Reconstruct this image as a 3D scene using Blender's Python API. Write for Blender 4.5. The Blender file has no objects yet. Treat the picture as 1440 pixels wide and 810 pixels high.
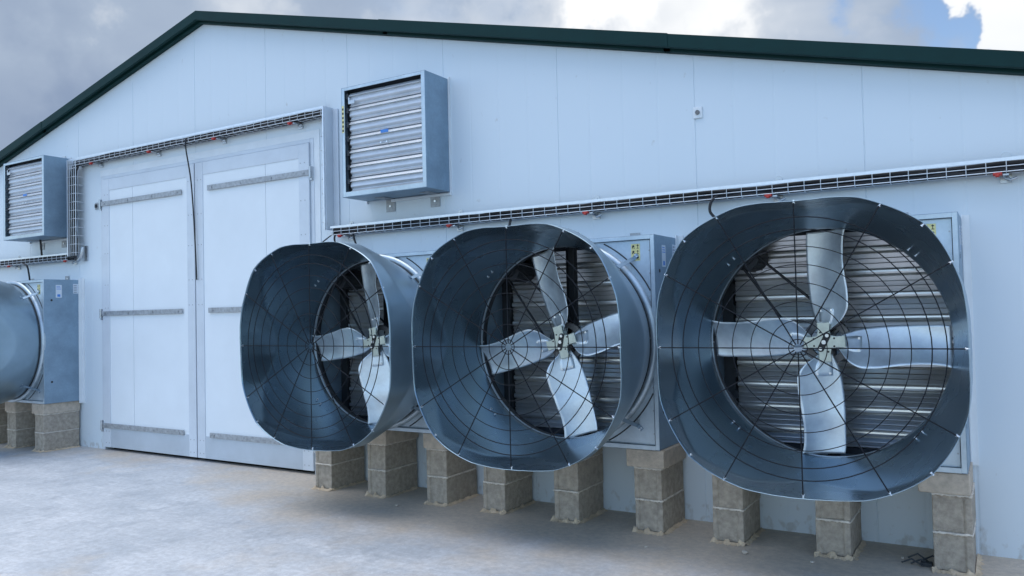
import bpy, math, random
from mathutils import Vector, Matrix
R = math.radians
S_ = bpy.context.scene
COL = S_.collection
rnd = random.Random(7)

# ------------------------------------------------------------------ camera
def make_camera():
    yaw, pitch, roll = 0.5504, 0.0293, -0.0227
    f = Vector((-math.sin(yaw)*math.cos(pitch), math.cos(yaw)*math.cos(pitch), math.sin(pitch)))
    r = Vector((math.cos(yaw), math.sin(yaw), 0)); u = r.cross(f)
    r2 = math.cos(roll)*r + math.sin(roll)*u
    u2 = -math.sin(roll)*r + math.cos(roll)*u
    cam = bpy.data.cameras.new('camera'); o = bpy.data.objects.new('camera', cam); COL.objects.link(o)
    m = Matrix((r2, u2, -f)).transposed().to_4x4(); m.translation = (0.6767, -5.5463, 1.5122)
    o.matrix_world = m
    cam.sensor_width = 36; cam.lens = 36*1124.29/1440
    cam.clip_start = 0.05; cam.clip_end = 2000
    S_.camera = o
make_camera()

# ------------------------------------------------------------------ sky, sun, exposure
SUN_DIR = Vector((-0.25, -0.02, 0.968)).normalized()        # towards the sun (behind thin cloud, almost overhead)
SUN_EL = math.asin(SUN_DIR.z); SUN_ROT = math.atan2(SUN_DIR.x, SUN_DIR.y)
def make_world():
    w = bpy.data.worlds.new('World'); S_.world = w; w.use_nodes = True
    nt = w.node_tree; N = nt.nodes; L = nt.links; N.clear()
    out = N.new('ShaderNodeOutputWorld'); bg = N.new('ShaderNodeBackground'); bg.inputs['Strength'].default_value = 0.15
    sky = N.new('ShaderNodeTexSky'); sky.sky_type = 'NISHITA'; sky.sun_disc = False
    sky.sun_elevation = SUN_EL; sky.sun_rotation = SUN_ROT; sky.air_density = 1.0; sky.dust_density = 0.6; sky.ozone_density = 2.0
    tc = N.new('ShaderNodeTexCoord'); D = tc.outputs['Generated']
    def math_(op, a, c, clamp=False):
        x = N.new('ShaderNodeMath'); x.operation = op; x.use_clamp = clamp
        for q, i in ((a, 0), (c, 1)):
            if isinstance(q, (int, float)): x.inputs[i].default_value = q
            else: L.new(q, x.inputs[i])
        return x.outputs['Value']
    wn = N.new('ShaderNodeTexNoise'); wn.inputs['Scale'].default_value = 9; wn.inputs['Detail'].default_value = 5; wn.inputs['Roughness'].default_value = 0.55; L.new(D, wn.inputs['Vector'])
    w0 = N.new('ShaderNodeVectorMath'); w0.operation = 'SUBTRACT'; L.new(wn.outputs['Color'], w0.inputs[0]); w0.inputs[1].default_value = (.5, .5, .5)
    w1 = N.new('ShaderNodeVectorMath'); w1.operation = 'MULTIPLY_ADD'; L.new(w0.outputs['Vector'], w1.inputs[0]); w1.inputs[1].default_value = (.06, .06, .05); L.new(D, w1.inputs[2])
    def dot(v):
        x = N.new('ShaderNodeVectorMath'); x.operation = 'DOT_PRODUCT'; L.new(w1.outputs['Vector'], x.inputs[0]); x.inputs[1].default_value = v; return x.outputs['Value']
    def lobe(v, deg, amp):                                        # a soft bank of cloud round one direction
        r = N.new('ShaderNodeMapRange'); r.interpolation_type = 'SMOOTHERSTEP'
        r.inputs['From Min'].default_value = math.cos(R(deg)); r.inputs['From Max'].default_value = 1.0; r.inputs['To Max'].default_value = amp
        L.new(dot(v), r.inputs['Value']); return r.outputs['Result']
    def noise(scale, off, detail, rough, dist=0.0):
        mp = N.new('ShaderNodeMapping'); mp.inputs['Scale'].default_value = (1, 1, 2.2); mp.inputs['Location'].default_value = off; L.new(D, mp.inputs['Vector'])
        n = N.new('ShaderNodeTexNoise'); n.inputs['Scale'].default_value = scale; n.inputs['Detail'].default_value = detail; n.inputs['Roughness'].default_value = rough; n.inputs['Distortion'].default_value = dist
        L.new(mp.outputs['Vector'], n.inputs['Vector']); return n.outputs['Fac']
    n1 = noise(2.0, CLOUD_OFF, 5, 0.48, 0.2)
    n2 = noise(2.6, CLOUD_OFF2, 5, 0.45, 0.1)
    cov = math_('ADD', math_('ADD', math_('MULTIPLY', n1, 0.8), 0.07), math_('MULTIPLY', dot((-0.45, 0.87, 0.20)), 0.20))
    cov = math_('ADD', cov, lobe((0.026, 0.95, 0.312), 12.0, -0.42)); cov = math_('ADD', cov, lobe((0.027, 0.97, 0.242), 6.0, 0.30))
    mask = N.new('ShaderNodeMapRange'); mask.inputs['From Min'].default_value = 0.32; mask.inputs['From Max'].default_value = 0.66; mask.interpolation_type = 'SMOOTHSTEP'
    L.new(cov, mask.inputs['Value'])
    br = math_('ADD', n2, -0.02)
    for v, deg, amp in LOBES: br = math_('ADD', br, lobe(v, deg, amp))
    cr = N.new('ShaderNodeValToRGB'); e = cr.color_ramp.elements
    e[0].position = 0.22; e[0].color = (0.35, 0.46, 0.67, 1)
    e[1].position = 0.80; e[1].color = (1.38, 1.40, 1.42, 1)
    m_ = e.new(0.50); m_.color = (0.55, 0.67, 0.86, 1)
    L.new(br, cr.inputs['Fac'])
    sc = N.new('ShaderNodeVectorMath'); sc.operation = 'SCALE'; sc.inputs['Scale'].default_value = CLOUD_GAIN
    L.new(cr.outputs['Color'], sc.inputs[0])
    dp = N.new('ShaderNodeVectorMath'); dp.operation = 'SCALE'; L.new(sky.outputs['Color'], dp.inputs[0]); L.new(math_('ADD', 1.0, lobe((0.007, 0.955, 0.297), 25, -0.5)), dp.inputs['Scale'])
    mix = N.new('ShaderNodeMix'); mix.data_type = 'RGBA'
    L.new(mask.outputs['Result'], mix.inputs['Factor']); L.new(dp.outputs['Vector'], mix.inputs['A']); L.new(sc.outputs['Vector'], mix.inputs['B'])
    L.new(mix.outputs['Result'], bg.inputs['Color']); L.new(bg.outputs['Background'], out.inputs['Surface'])
LOBES = [((-0.834, 0.49, 0.254), 16, -0.16), ((-0.893, 0.412, 0.179), 12, 0.2), ((-0.501, 0.784, 0.367), 11, 0.17), ((-0.33, 0.885, 0.327), 9, 0.22), ((-0.638, 0.667, 0.384), 10, -0.1), ((0.021, 0.967, 0.253), 5, 0.4), ((-0.143, 0.937, 0.32), 9, -0.03)]
CLOUD_OFF = (3.1, 1.7, 0.4); CLOUD_OFF2 = (1.3, 5.2, 2.2); CLOUD_GAIN = 2.25
make_world()
def make_sun():
    l = bpy.data.lights.new('sun', 'SUN'); l.energy = 1.15; l.angle = R(65); l.color = (1.0, 0.97, 0.93)
    o = bpy.data.objects.new('sun', l); COL.objects.link(o)
    o.rotation_euler = (-SUN_DIR).to_track_quat('-Z', 'Y').to_euler(); o.location = (0, -8, 12)
make_sun()
S_.view_settings.view_transform = 'Standard'; S_.view_settings.look = 'None'
S_.view_settings.exposure = 1.12; S_.view_settings.gamma = 1.0; S_.view_settings.use_curve_mapping = False

# ------------------------------------------------------------------ materials
def mat(name, color, rough=0.5, metal=0.0, var=0.0, scale=6.0, detail=5, bump=0.0, bscale=None, spec=None,
        col2=None, spangle=0.0, stretch=(1, 1, 1), rvar=0.0, rand=False):
    m = bpy.data.materials.new(name); m.use_nodes = True; nt = m.node_tree; N = nt.nodes; L = nt.links
    b = N['Principled BSDF']; b.inputs['Base Color'].default_value = (*color, 1); b.inputs['Roughness'].default_value = rough; b.inputs['Metallic'].default_value = metal
    if spec is not None: b.inputs['Specular IOR Level'].default_value = spec
    if not (var or bump or col2 or spangle or rvar): return m
    tc = N.new('ShaderNodeTexCoord'); mp = N.new('ShaderNodeMapping'); mp.inputs['Scale'].default_value = stretch
    L.new(tc.outputs['Object'], mp.inputs['Vector'])
    if rand:
        oi = N.new('ShaderNodeObjectInfo'); ml = N.new('ShaderNodeMath'); ml.operation = 'MULTIPLY'; ml.inputs[1].default_value = 40
        L.new(oi.outputs['Random'], ml.inputs[0]); L.new(ml.outputs['Value'], mp.inputs['Location'])
    no = N.new('ShaderNodeTexNoise'); no.inputs['Scale'].default_value = scale; no.inputs['Detail'].default_value = detail; no.inputs['Roughness'].default_value = 0.6
    L.new(mp.outputs['Vector'], no.inputs['Vector'])
    if col2 is None: col2 = tuple(max(0, c*(1-var)) for c in color); c1 = tuple(min(1, c*(1+var)) for c in color)
    else: c1 = color
    mx = N.new('ShaderNodeMix'); mx.data_type = 'RGBA'; mx.inputs['A'].default_value = (*col2, 1); mx.inputs['B'].default_value = (*c1, 1)
    rp = N.new('ShaderNodeMapRange'); rp.inputs['From Min'].default_value = 0.32; rp.inputs['From Max'].default_value = 0.68
    L.new(no.outputs['Fac'], rp.inputs['Value']); L.new(rp.outputs['Result'], mx.inputs['Factor'])
    last = mx.outputs['Result']
    if spangle:
        vo = N.new('ShaderNodeTexVoronoi'); vo.inputs['Scale'].default_value = 55
        L.new(tc.outputs['Object'], vo.inputs['Vector'])
        sp = N.new('ShaderNodeMix'); sp.data_type = 'RGBA'; sp.blend_type = 'OVERLAY'; sp.inputs['Factor'].default_value = spangle*0.7
        bw = N.new('ShaderNodeRGBToBW'); L.new(vo.outputs['Color'], bw.inputs['Color'])
        L.new(last, sp.inputs['A']); L.new(bw.outputs['Val'], sp.inputs['B']); last = sp.outputs['Result']
    L.new(last, b.inputs['Base Color'])
    if rvar:
        r2 = N.new('ShaderNodeMapRange'); r2.inputs['From Min'].default_value = 0.3; r2.inputs['From Max'].default_value = 0.7
        r2.inputs['To Min'].default_value = rough-rvar; r2.inputs['To Max'].default_value = rough+rvar
        L.new(no.outputs['Fac'], r2.inputs['Value']); L.new(r2.outputs['Result'], b.inputs['Roughness'])
    if bump:
        bn = N.new('ShaderNodeTexNoise'); bn.inputs['Scale'].default_value = bscale or scale*6; bn.inputs['Detail'].default_value = 6
        L.new(mp.outputs['Vector'], bn.inputs['Vector'])
        bu = N.new('ShaderNodeBump'); bu.inputs['Strength'].default_value = bump; bu.inputs['Distance'].default_value = 0.01
        L.new(bn.outputs['Fac'], bu.inputs['Height']); L.new(bu.outputs['Normal'], b.inputs['Normal'])
    return m

M = {}
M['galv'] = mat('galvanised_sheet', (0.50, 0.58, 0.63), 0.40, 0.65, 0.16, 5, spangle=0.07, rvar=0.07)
M['galv_shaded'] = mat('shaded_galvanised_sheet', (0.25, 0.35, 0.44), 0.48, 0.55, 0.14, 4, spangle=0.06, rvar=0.06)  # darker, bluer copy of galv: side shade and sky reflection put into the colour
M['cone'] = mat('shaded_galvanised_cone_inside', (0.185, 0.268, 0.33), 0.27, 0.85, 0.10, 2.5, detail=3, rvar=0.04)
M['cone_lit'] = mat('lit_galvanised_cone_outside', (0.30, 0.40, 0.47), 0.33, 0.8, 0.10, 3.0, detail=3, rvar=0.05)  # same steel as the cone inside, lightened to paint in the outside light
M['blade'] = mat('pressed_steel_blade', (0.78, 0.84, 0.88), 0.44, 0.8, 0.16, 7, rvar=0.08, bump=0.03, bscale=6, rand=True)
M['slat'] = mat('aluminium_slat', (0.60, 0.63, 0.66), 0.42, 0.6, 0.06, 5, detail=3)
M['slat_in'] = mat('dusty_fan_slat', (0.72, 0.72, 0.71), 0.28, 0.75, 0.10, 5, detail=2)
M['zinc'] = mat('zinc_plated_steel', (0.50, 0.53, 0.56), 0.36, 0.8, 0.15, 25, rvar=0.1)
M['zinc_old'] = mat('weathered_zinc_bar', (0.36, 0.38, 0.40), 0.5, 0.5, 0.28, 30, rvar=0.1)
M['tray'] = mat('bright_zinc_tray', (0.70, 0.74, 0.78), 0.35, 0.55, 0.06, 20)
M['wire'] = mat('black_guard_wire', (0.008, 0.010, 0.014), 0.6, spec=0.25)
M['cable'] = mat('black_cable', (0.010, 0.011, 0.014), 0.5)
M['rubber'] = mat('dark_inner_metal', (0.025, 0.03, 0.036), 0.6)
M['red'] = mat('red_plastic_clip', (0.42, 0.03, 0.02), 0.5)
M['hub'] = mat('passivated_zinc_hub', (0.60, 0.64, 0.56), 0.38, 0.45, 0.10, 18)
M['cast'] = mat('grey_cast_pulley', (0.16, 0.16, 0.16), 0.5, 0.4, 0.2, 14)
M['bolt'] = mat('bright_bolt', (0.80, 0.84, 0.88), 0.28, 0.8)
M['green'] = mat('dark_green_flashing', (0.003, 0.030, 0.029), 0.6, 0.0, 0.10, 4, spec=0.2)
M['green_in'] = mat('dark_green_soffit', (0.006, 0.028, 0.026), 0.55)
M['roof'] = mat('green_roof_sheet', (0.02, 0.07, 0.06), 0.5)
M['door'] = mat('white_door_panel', (0.74, 0.79, 0.82), 0.42, 0.0, 0.025, 2.2)
M['doorframe'] = mat('aluminium_door_profile', (0.61, 0.66, 0.71), 0.42, 0.1, 0.06, 3)
M['rail'] = mat('aluminium_bottom_rail', (0.50, 0.56, 0.62), 0.4, 0.3, 0.06, 3)
M['white'] = mat('white_plastic', (0.74, 0.78, 0.80), 0.45, 0.0, 0.04, 5)
M['foam'] = mat('white_flashing', (0.74, 0.78, 0.80), 0.5, 0.0, 0.05, 4)
M['yellow'] = mat('pale_yellow_sticker', (0.72, 0.66, 0.30), 0.5, 0.0, 0.06, 40)
M['ink'] = mat('black_ink', (0.015, 0.015, 0.015), 0.5)
M['bluetag'] = mat('blue_tag', (0.05, 0.22, 0.62), 0.45)
M['label'] = mat('printed_white_label', (0.62, 0.68, 0.74), 0.45)
M['grid'] = mat('grey_label_print', (0.30, 0.34, 0.40), 0.5)
M['block'] = mat('concrete_block', (0.39, 0.335, 0.27), 0.92, 0.0, 0.24, 26, detail=9, bump=0.7, bscale=120, rand=True)
M['cap'] = mat('pale_concrete_block', (0.52, 0.44, 0.35), 0.92, 0.0, 0.18, 22, detail=8, bump=0.6, bscale=110, rand=True)
M['mortar'] = mat('sandy_mortar', (0.58, 0.46, 0.32), 0.95, 0.0, 0.22, 20, bump=0.9, bscale=70)
M['joint'] = mat('grey_mortar_joint', (0.64, 0.58, 0.50), 0.95, 0.0, 0.2, 30)
M['pebble'] = mat('pale_stone_chip', (0.46, 0.42, 0.36), 0.9, 0.0, 0.2, 30)
M['earth'] = mat('field_earth', (0.09, 0.075, 0.05), 0.95, 0.0, 0.3, 0.05, col2=(0.035, 0.045, 0.02))

def wall_material():
    m = mat('white_sandwich_panel', (0.66, 0.74, 0.82), 0.40); nt = m.node_tree; N = nt.nodes; L = nt.links; b = N['Principled BSDF']
    tc = N.new('ShaderNodeTexCoord'); sx = N.new('ShaderNodeSeparateXYZ'); L.new(tc.outputs['Object'], sx.inputs['Vector'])
    n = N.new('ShaderNodeTexNoise'); n.inputs['Scale'].default_value = 0.9; n.inputs['Detail'].default_value = 4; L.new(tc.outputs['Object'], n.inputs['Vector'])
    mx = N.new('ShaderNodeMix'); mx.data_type = 'RGBA'; mx.inputs['A'].default_value = (0.645, 0.72, 0.77, 1); mx.inputs['B'].default_value = (0.685, 0.75, 0.79, 1)
    L.new(n.outputs['Fac'], mx.inputs['Factor'])
    # splashed mud and grout specks low on the wall
    mp = N.new('ShaderNodeMapping'); mp.inputs['Scale'].default_value = (1, 1, 0.7); L.new(tc.outputs['Object'], mp.inputs['Vector'])
    n2 = N.new('ShaderNodeTexNoise'); n2.inputs['Scale'].default_value = 16; n2.inputs['Detail'].default_value = 8; L.new(mp.outputs['Vector'], n2.inputs['Vector'])
    zr = N.new('ShaderNodeMapRange'); zr.inputs['From Min'].default_value = 0.0; zr.inputs['From Max'].default_value = 0.30; zr.inputs['To Min'].default_value = 0.10; zr.inputs['To Max'].default_value = -0.08
    L.new(sx.outputs['Z'], zr.inputs['Value'])
    ad = N.new('ShaderNodeMath'); ad.operation = 'ADD'; L.new(n2.outputs['Fac'], ad.inputs[0]); L.new(zr.outputs['Result'], ad.inputs[1])
    st = N.new('ShaderNodeMapRange'); st.inputs['From Min'].default_value = 0.60; st.inputs['From Max'].default_value = 0.72; st.inputs['To Max'].default_value = 0.45
    L.new(ad.outputs['Value'], st.inputs['Value'])
    m2 = N.new('ShaderNodeMix'); m2.data_type = 'RGBA'; m2.inputs['B'].default_value = (0.36, 0.33, 0.28, 1)
    L.new(st.outputs['Result'], m2.inputs['Factor']); L.new(mx.outputs['Result'], m2.inputs['A']); L.new(m2.outputs['Result'], b.inputs['Base Color'])
    # faint oil-canning of the sheet
    n3 = N.new('ShaderNodeTexNoise'); n3.inputs['Scale'].default_value = 2.2; n3.inputs['Detail'].default_value = 1
    L.new(tc.outputs['Object'], n3.inputs['Vector'])
    bu = N.new('ShaderNodeBump'); bu.inputs['Strength'].default_value = 0.12; bu.inputs['Distance'].default_value = 0.02
    L.new(n3.outputs['Fac'], bu.inputs['Height']); L.new(bu.outputs['Normal'], b.inputs['Normal'])
    return m
M['wall'] = wall_material()

def apron_material():
    m = mat('trowelled_concrete', (0.36, 0.40, 0.45), 0.6); nt = m.node_tree; N = nt.nodes; L = nt.links; b = N['Principled BSDF']
    tc = N.new('ShaderNodeTexCoord'); sx = N.new('ShaderNodeSeparateXYZ'); L.new(tc.outputs['Object'], sx.inputs['Vector'])
    def noise(s, d=6, r=0.6, st=None):
        n = N.new('ShaderNodeTexNoise'); n.inputs['Scale'].default_value = s; n.inputs['Detail'].default_value = d; n.inputs['Roughness'].default_value = r
        if st:
            mp = N.new('ShaderNodeMapping'); mp.inputs['Scale'].default_value = st; L.new(tc.outputs['Object'], mp.inputs['Vector']); L.new(mp.outputs['Vector'], n.inputs['Vector'])
        else: L.new(tc.outputs['Object'], n.inputs['Vector'])
        return n.outputs['Fac']
    def rng(v, a, c, t0=0., t1=1.):
        r = N.new('ShaderNodeMapRange'); r.inputs['From Min'].default_value = a; r.inputs['From Max'].default_value = c
        r.inputs['To Min'].default_value = t0; r.inputs['To Max'].default_value = t1; L.new(v, r.inputs['Value']); return r.outputs['Result']
    def mix(f, a, c):
        x = N.new('ShaderNodeMix'); x.data_type = 'RGBA'; L.new(f, x.inputs['Factor'])
        for s, k in ((a, 'A'), (c, 'B')):
            if isinstance(s, tuple): x.inputs[k].default_value = (*s, 1)
            else: L.new(s, x.inputs[k])
        return x.outputs['Result']
    def math_(op, a, c):
        x = N.new('ShaderNodeMath'); x.operation = op
        for s, i in ((a, 0), (c, 1)):
            if isinstance(s, float): x.inputs[i].default_value = s
            else: L.new(s, x.inputs[i])
        x.use_clamp = op == 'MULTIPLY'; return x.outputs['Value']
    base = mix(rng(noise(1.1, 9, 0.66), 0.36, 0.64), (0.41, 0.44, 0.465), (0.55, 0.57, 0.585))
    base = mix(rng(noise(3.0, 9, 0.72, (0.55, 1.25, 1)), 0.50, 0.68, 0, 0.75), base, (0.65, 0.665, 0.675))      # laitance: pale scaly patches
    base = mix(rng(noise(4.5, 9, 0.74, (1.2, 0.6, 1)), 0.52, 0.67, 0, 0.7), base, (0.31, 0.34, 0.37))       # darker trowelled patches
    tan = math_('ADD', rng(sx.outputs['Y'], -1.75, -0.25, -0.25, 0.42), rng(noise(1.2, 9, 0.68), 0.3, 0.7, -0.20, 0.28))
    tan = math_('ADD', tan, rng(sx.outputs['X'], -6.2, -4.2, -0.22, 0.22))
    tanm = rng(tan, 0.05, 0.40, 0, 0.85)
    base = mix(tanm, base, mix(noise(9, 9, 0.7), (0.44, 0.365, 0.275), (0.67, 0.56, 0.425)))                    # sandy dust
    base = mix(rng(noise(22, 6, 0.7), 0.40, 0.62, 0.32, 0.0), base, (0.22, 0.22, 0.22))                        # fine grain of the float finish
    base = mix(rng(noise(60, 3, 0.6), 0.62, 0.72, 0, 0.5), base, (0.20, 0.19, 0.18))
    base = mix(rng(noise(48, 3, 0.6, (1.1, 0.9, 1)), 0.63, 0.72, 0, 0.5), base, (0.72, 0.70, 0.66))
    L.new(base, b.inputs['Base Color'])
    L.new(rng(noise(2.6), 0.3, 0.7, 0.48, 0.8), b.inputs['Roughness'])
    bu = N.new('ShaderNodeBump'); bu.inputs['Strength'].default_value = 0.35; bu.inputs['Distance'].default_value = 0.01
    L.new(noise(14, 9, 0.65), bu.inputs['Height']); L.new(bu.outputs['Normal'], b.inputs['Normal'])
    return m
M['apron'] = apron_material()

# ------------------------------------------------------------------ mesh builder
class MB:
    def __init__(s): s.v = []; s.f = []; s.sm = []; s.mi = []; s.k = 0
    def add(s, vs, fs, smooth=False):
        o = len(s.v); s.v += [tuple(p) for p in vs]
        for f in fs: s.f.append([i+o for i in f]); s.sm.append(smooth); s.mi.append(s.k)
    def box(s, x0, x1, y0, y1, z0, z1):
        s.add([(x, y, z) for x in (x0, x1) for y in (y0, y1) for z in (z0, z1)],
              [(0, 1, 3, 2), (4, 6, 7, 5), (0, 4, 5, 1), (2, 3, 7, 6), (0, 2, 6, 4), (1, 5, 7, 3)])
    def tube(s, pts, r, n=8, closed=False, cap=True):
        P = [Vector(p) for p in pts]; m = len(P); rings = []
        prev = None
        for i, p in enumerate(P):
            if closed: t = P[(i+1) % m]-P[i-1]
            else: t = P[min(i+1, m-1)]-P[max(i-1, 0)]
            t.normalize()
            if prev is None:
                a = Vector((0, 0, 1)) if abs(t.z) < 0.9 else Vector((1, 0, 0)); a = t.cross(a).normalized()
            else: a = (prev - t*prev.dot(t)).normalized()
            prev = a; b = t.cross(a)
            rr = r[i] if isinstance(r, (list, tuple)) else r
            rings.append([p + rr*(math.cos(2*math.pi*k/n)*a + math.sin(2*math.pi*k/n)*b) for k in range(n)])
        vs = [q for g in rings for q in g]; fs = []
        for i in range(m if closed else m-1):
            j = (i+1) % m
            for k in range(n): fs.append((i*n+k, i*n+(k+1) % n, j*n+(k+1) % n, j*n+k))
        s.add(vs, fs, True)
        if cap and not closed:
            s.add(rings[0], [tuple(range(n))[::-1]]); s.add(rings[-1], [tuple(range(n))])
    def cyl(s, a, b, r, n=16, r2=None):
        s.tube([a, b], [r, r if r2 is None else r2], n)
    def prism(s, poly, axis, a, b):
        """poly of 2-D points extruded along axis ('x','y','z') from a to b"""
        f = {'x': lambda p, t: (t, p[0], p[1]), 'y': lambda p, t: (p[0], t, p[1]), 'z': lambda p, t: (p[0], p[1], t)}[axis]
        n = len(poly); vs = [f(p, a) for p in poly]+[f(p, b) for p in poly]
        fs = [tuple(range(n))[::-1], tuple(range(n, 2*n))]+[(i, (i+1) % n, n+(i+1) % n, n+i) for i in range(n)]
        s.add(vs, fs)
    def grid(s, rows, smooth=True, closed=False):
        nr = len(rows); nc = len(rows[0]); vs = [p for r in rows for p in r]; fs = []
        for i in range(nr-1):
            for j in range(nc if closed else nc-1):
                k = (j+1) % nc
                fs.append((i*nc+j, i*nc+k, (i+1)*nc+k, (i+1)*nc+j))
        s.add(vs, fs, smooth)
    def ring(s, r0, r1, y0, y1, n=72):
        rows = []
        for r, y in ((r0, y0), (r1, y0), (r1, y1), (r0, y1), (r0, y0)):
            rows.append([(r*math.cos(2*math.pi*k/n), y, r*math.sin(2*math.pi*k/n)) for k in range(n)])
        s.grid(rows, False, True)
    def build(s, name, m, parent=None, loc=None, bevel=0.0, solid=0.0, seg=2):
        me = bpy.data.meshes.new(name); me.from_pydata(s.v, [], s.f); me.update()
        for mm in (m if isinstance(m, (list, tuple)) else [m]): me.materials.append(mm)
        for p, q, k in zip(me.polygons, s.sm, s.mi): p.use_smooth = q; p.material_index = k
        o = bpy.data.objects.new(name, me); COL.objects.link(o)
        if parent is not None: o.parent = parent
        if loc: o.location = loc
        if solid:
            d = o.modifiers.new('thickness', 'SOLIDIFY'); d.thickness = solid; d.offset = 0
        if bevel:
            d = o.modifiers.new('bevel', 'BEVEL'); d.width = bevel; d.segments = seg; d.limit_method = 'ANGLE'; d.angle_limit = R(40)
        return o
def tag(o, label=None, cat=None, group=None, kind=None):
    for k, v in (('label', label), ('category', cat), ('group', group), ('kind', kind)):
        if v: o[k] = v
    return o
def empty(name, loc, label=None, cat=None, group=None):
    o = bpy.data.objects.new(name, None); COL.objects.link(o); o.location = loc; o.empty_display_size = 0.2
    return tag(o, label, cat, group)
def copy_tree(o, parent=None):
    kids = list(o.children); c = o.copy(); COL.objects.link(c); c.parent = parent
    for k in kids: copy_tree(k, c)
    return c

# ------------------------------------------------------------------ ground
g = MB(); g.add([(-600, -600, -0.05), (600, -600, -0.05), (600, 600, -0.05), (-600, 600, -0.05)], [(0, 1, 2, 3)])
tag(g.build('ground', M['earth']), kind='structure')
g = MB(); g.box(-22, 9, -10, 0.05, -0.045, 0.0)
tag(g.build('concrete_apron', M['apron']), kind='structure')

# ------------------------------------------------------------------ warehouse
RX, RZ, SL = -6.535, 4.69, 0.2505          # ridge
XA, XB, YB = -15.2, 2.13, 42.0             # corners
DX0, DX1, DZ = -8.43, -4.925, 3.225        # door opening
def rz(x): return RZ - abs(x-RX)*SL
wh = empty('warehouse', ((XA+XB)/2, 20, 0), 'long white panel warehouse with dark green roof edge', 'building')
OFF = (-(XA+XB)/2, -20, 0)
def part(mb, name, m, parent=None, **k):
    o = mb.build(name, m, parent or wh, **k)
    if parent is None: o.location = OFF
    return o
def wall_strip():
    # panel joints every 1.107 m, three shallow ribs between
    xs = []
    j0, pitch = -1.157, 1.1085
    k = -14
    prof = []
    while True:
        xj = j0+k*pitch
        if xj > XB+0.2: break
        for i in range(4):
            x = xj+i*pitch/4
            if i == 0: prof += [(x-0.0045, 0), (x-0.0015, 0.004), (x+0.0015, 0.004), (x+0.0045, 0)]
            else: prof += [(x-0.010, 0), (x-0.004, 0.0012), (x+0.004, 0.0012), (x+0.010, 0)]
        k += 1
    prof = [p for p in prof if XA < p[0] < XB]
    for e in (XA, XB, DX0, DX1, RX): prof.append((e, 0.0))
    prof.sort()
    mb = MB(); vs = []; fs = []
    for a, b in zip(prof, prof[1:]):
        mid = (a[0]+b[0])/2; z0 = DZ if DX0 < mid < DX1 else -0.04
        i = len(vs); vs += [(a[0], a[1], z0), (b[0], b[1], z0), (b[0], b[1], rz(b[0])), (a[0], a[1], rz(a[0]))]
        fs.append((i, i+1, i+2, i+3))
    mb.add(vs, fs)
    # reveals of the door opening and the plain wall behind
    mb.add([(DX0, 0, -.04), (DX0, 0.12, -.04), (DX0, 0.12, DZ), (DX0, 0, DZ)], [(0, 1, 2, 3)])
    mb.add([(DX1, 0, -.04), (DX1, 0.12, -.04), (DX1, 0.12, DZ), (DX1, 0, DZ)], [(3, 2, 1, 0)])
    mb.add([(DX0, 0, DZ), (DX0, 0.12, DZ), (DX1, 0.12, DZ), (DX1, 0, DZ)], [(0, 1, 2, 3)])
    # side walls, back
    for x in (XA, XB): mb.add([(x, 0, -.04), (x, YB, -.04), (x, YB, rz(x)), (x, 0, rz(x))], [(0, 1, 2, 3)])
    mb.add([(XA, YB, -.04), (XB, YB, -.04), (XB, YB, rz(XB)), (RX, YB, RZ), (XA, YB, rz(XA))], [(0, 1, 2, 3, 4)])
    return mb
part(wall_strip(), 'wall', M['wall'])
mb = MB()
for e in (XA-0.25, XB+0.25):
    mb.add([(RX, -0.04, RZ+0.09), (e, -0.04, rz(e)+0.09), (e, YB+.1, rz(e)+0.09), (RX, YB+.1, RZ+0.09),
            (RX, -0.04, RZ+0.02), (e, -0.04, rz(e)+0.02), (e, YB+.1, rz(e)+0.02), (RX, YB+.1, RZ+0.02)],
           [(0, 1, 2, 3), (4, 5, 6, 7), (1, 2, 6, 5), (0, 1, 5, 4), (3, 2, 6, 7)])
part(mb, 'roof', M['roof'])
# verge trim: overlapping lengths of folded flashing following each slope
def verge(xa, xb, dy):
    mb = MB(); ys = (-0.105-dy, 0.01)
    zf0, zf1 = 0.002, 0.096
    def q(x, y, dz): return (x, y, rz(x)+dz)
    # face, top, folded lip, soffit back to the wall
    pr = [(-0.04, zf1+0.004+dy), (ys[0], zf1+dy), (ys[0], zf0), (ys[0]+0.022, zf0-0.006), (ys[0]+0.022, zf0+0.02), (-0.05, zf0+0.012), (-0.05, zf0-0.022), (-0.003, zf0-0.026)]
    rows = [[q(xa, y, z) for y, z in pr], [q(xb, y, z) for y, z in pr]]
    mb.grid(rows, False)
    for x in (xa, xb): mb.add([q(x, ys[0], zf1), q(x, ys[0], zf0), q(x, -.004, zf0-.004), q(x, -.004, zf1)], [(0, 1, 2, 3)])
    return mb
cuts = [(-15.4, -12.6), (-12.65, -9.55), (-9.6, RX)]
cut2 = [(RX, -3.95), (-4.0, -1.31), (-1.36, 1.2), (1.15, 2.4)]
for lst in (cuts, cut2):
    for i, (a, b) in enumerate(lst): part(verge(a, b, 0.0035*(i % 2)), 'verge_trim', M['green'])
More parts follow.
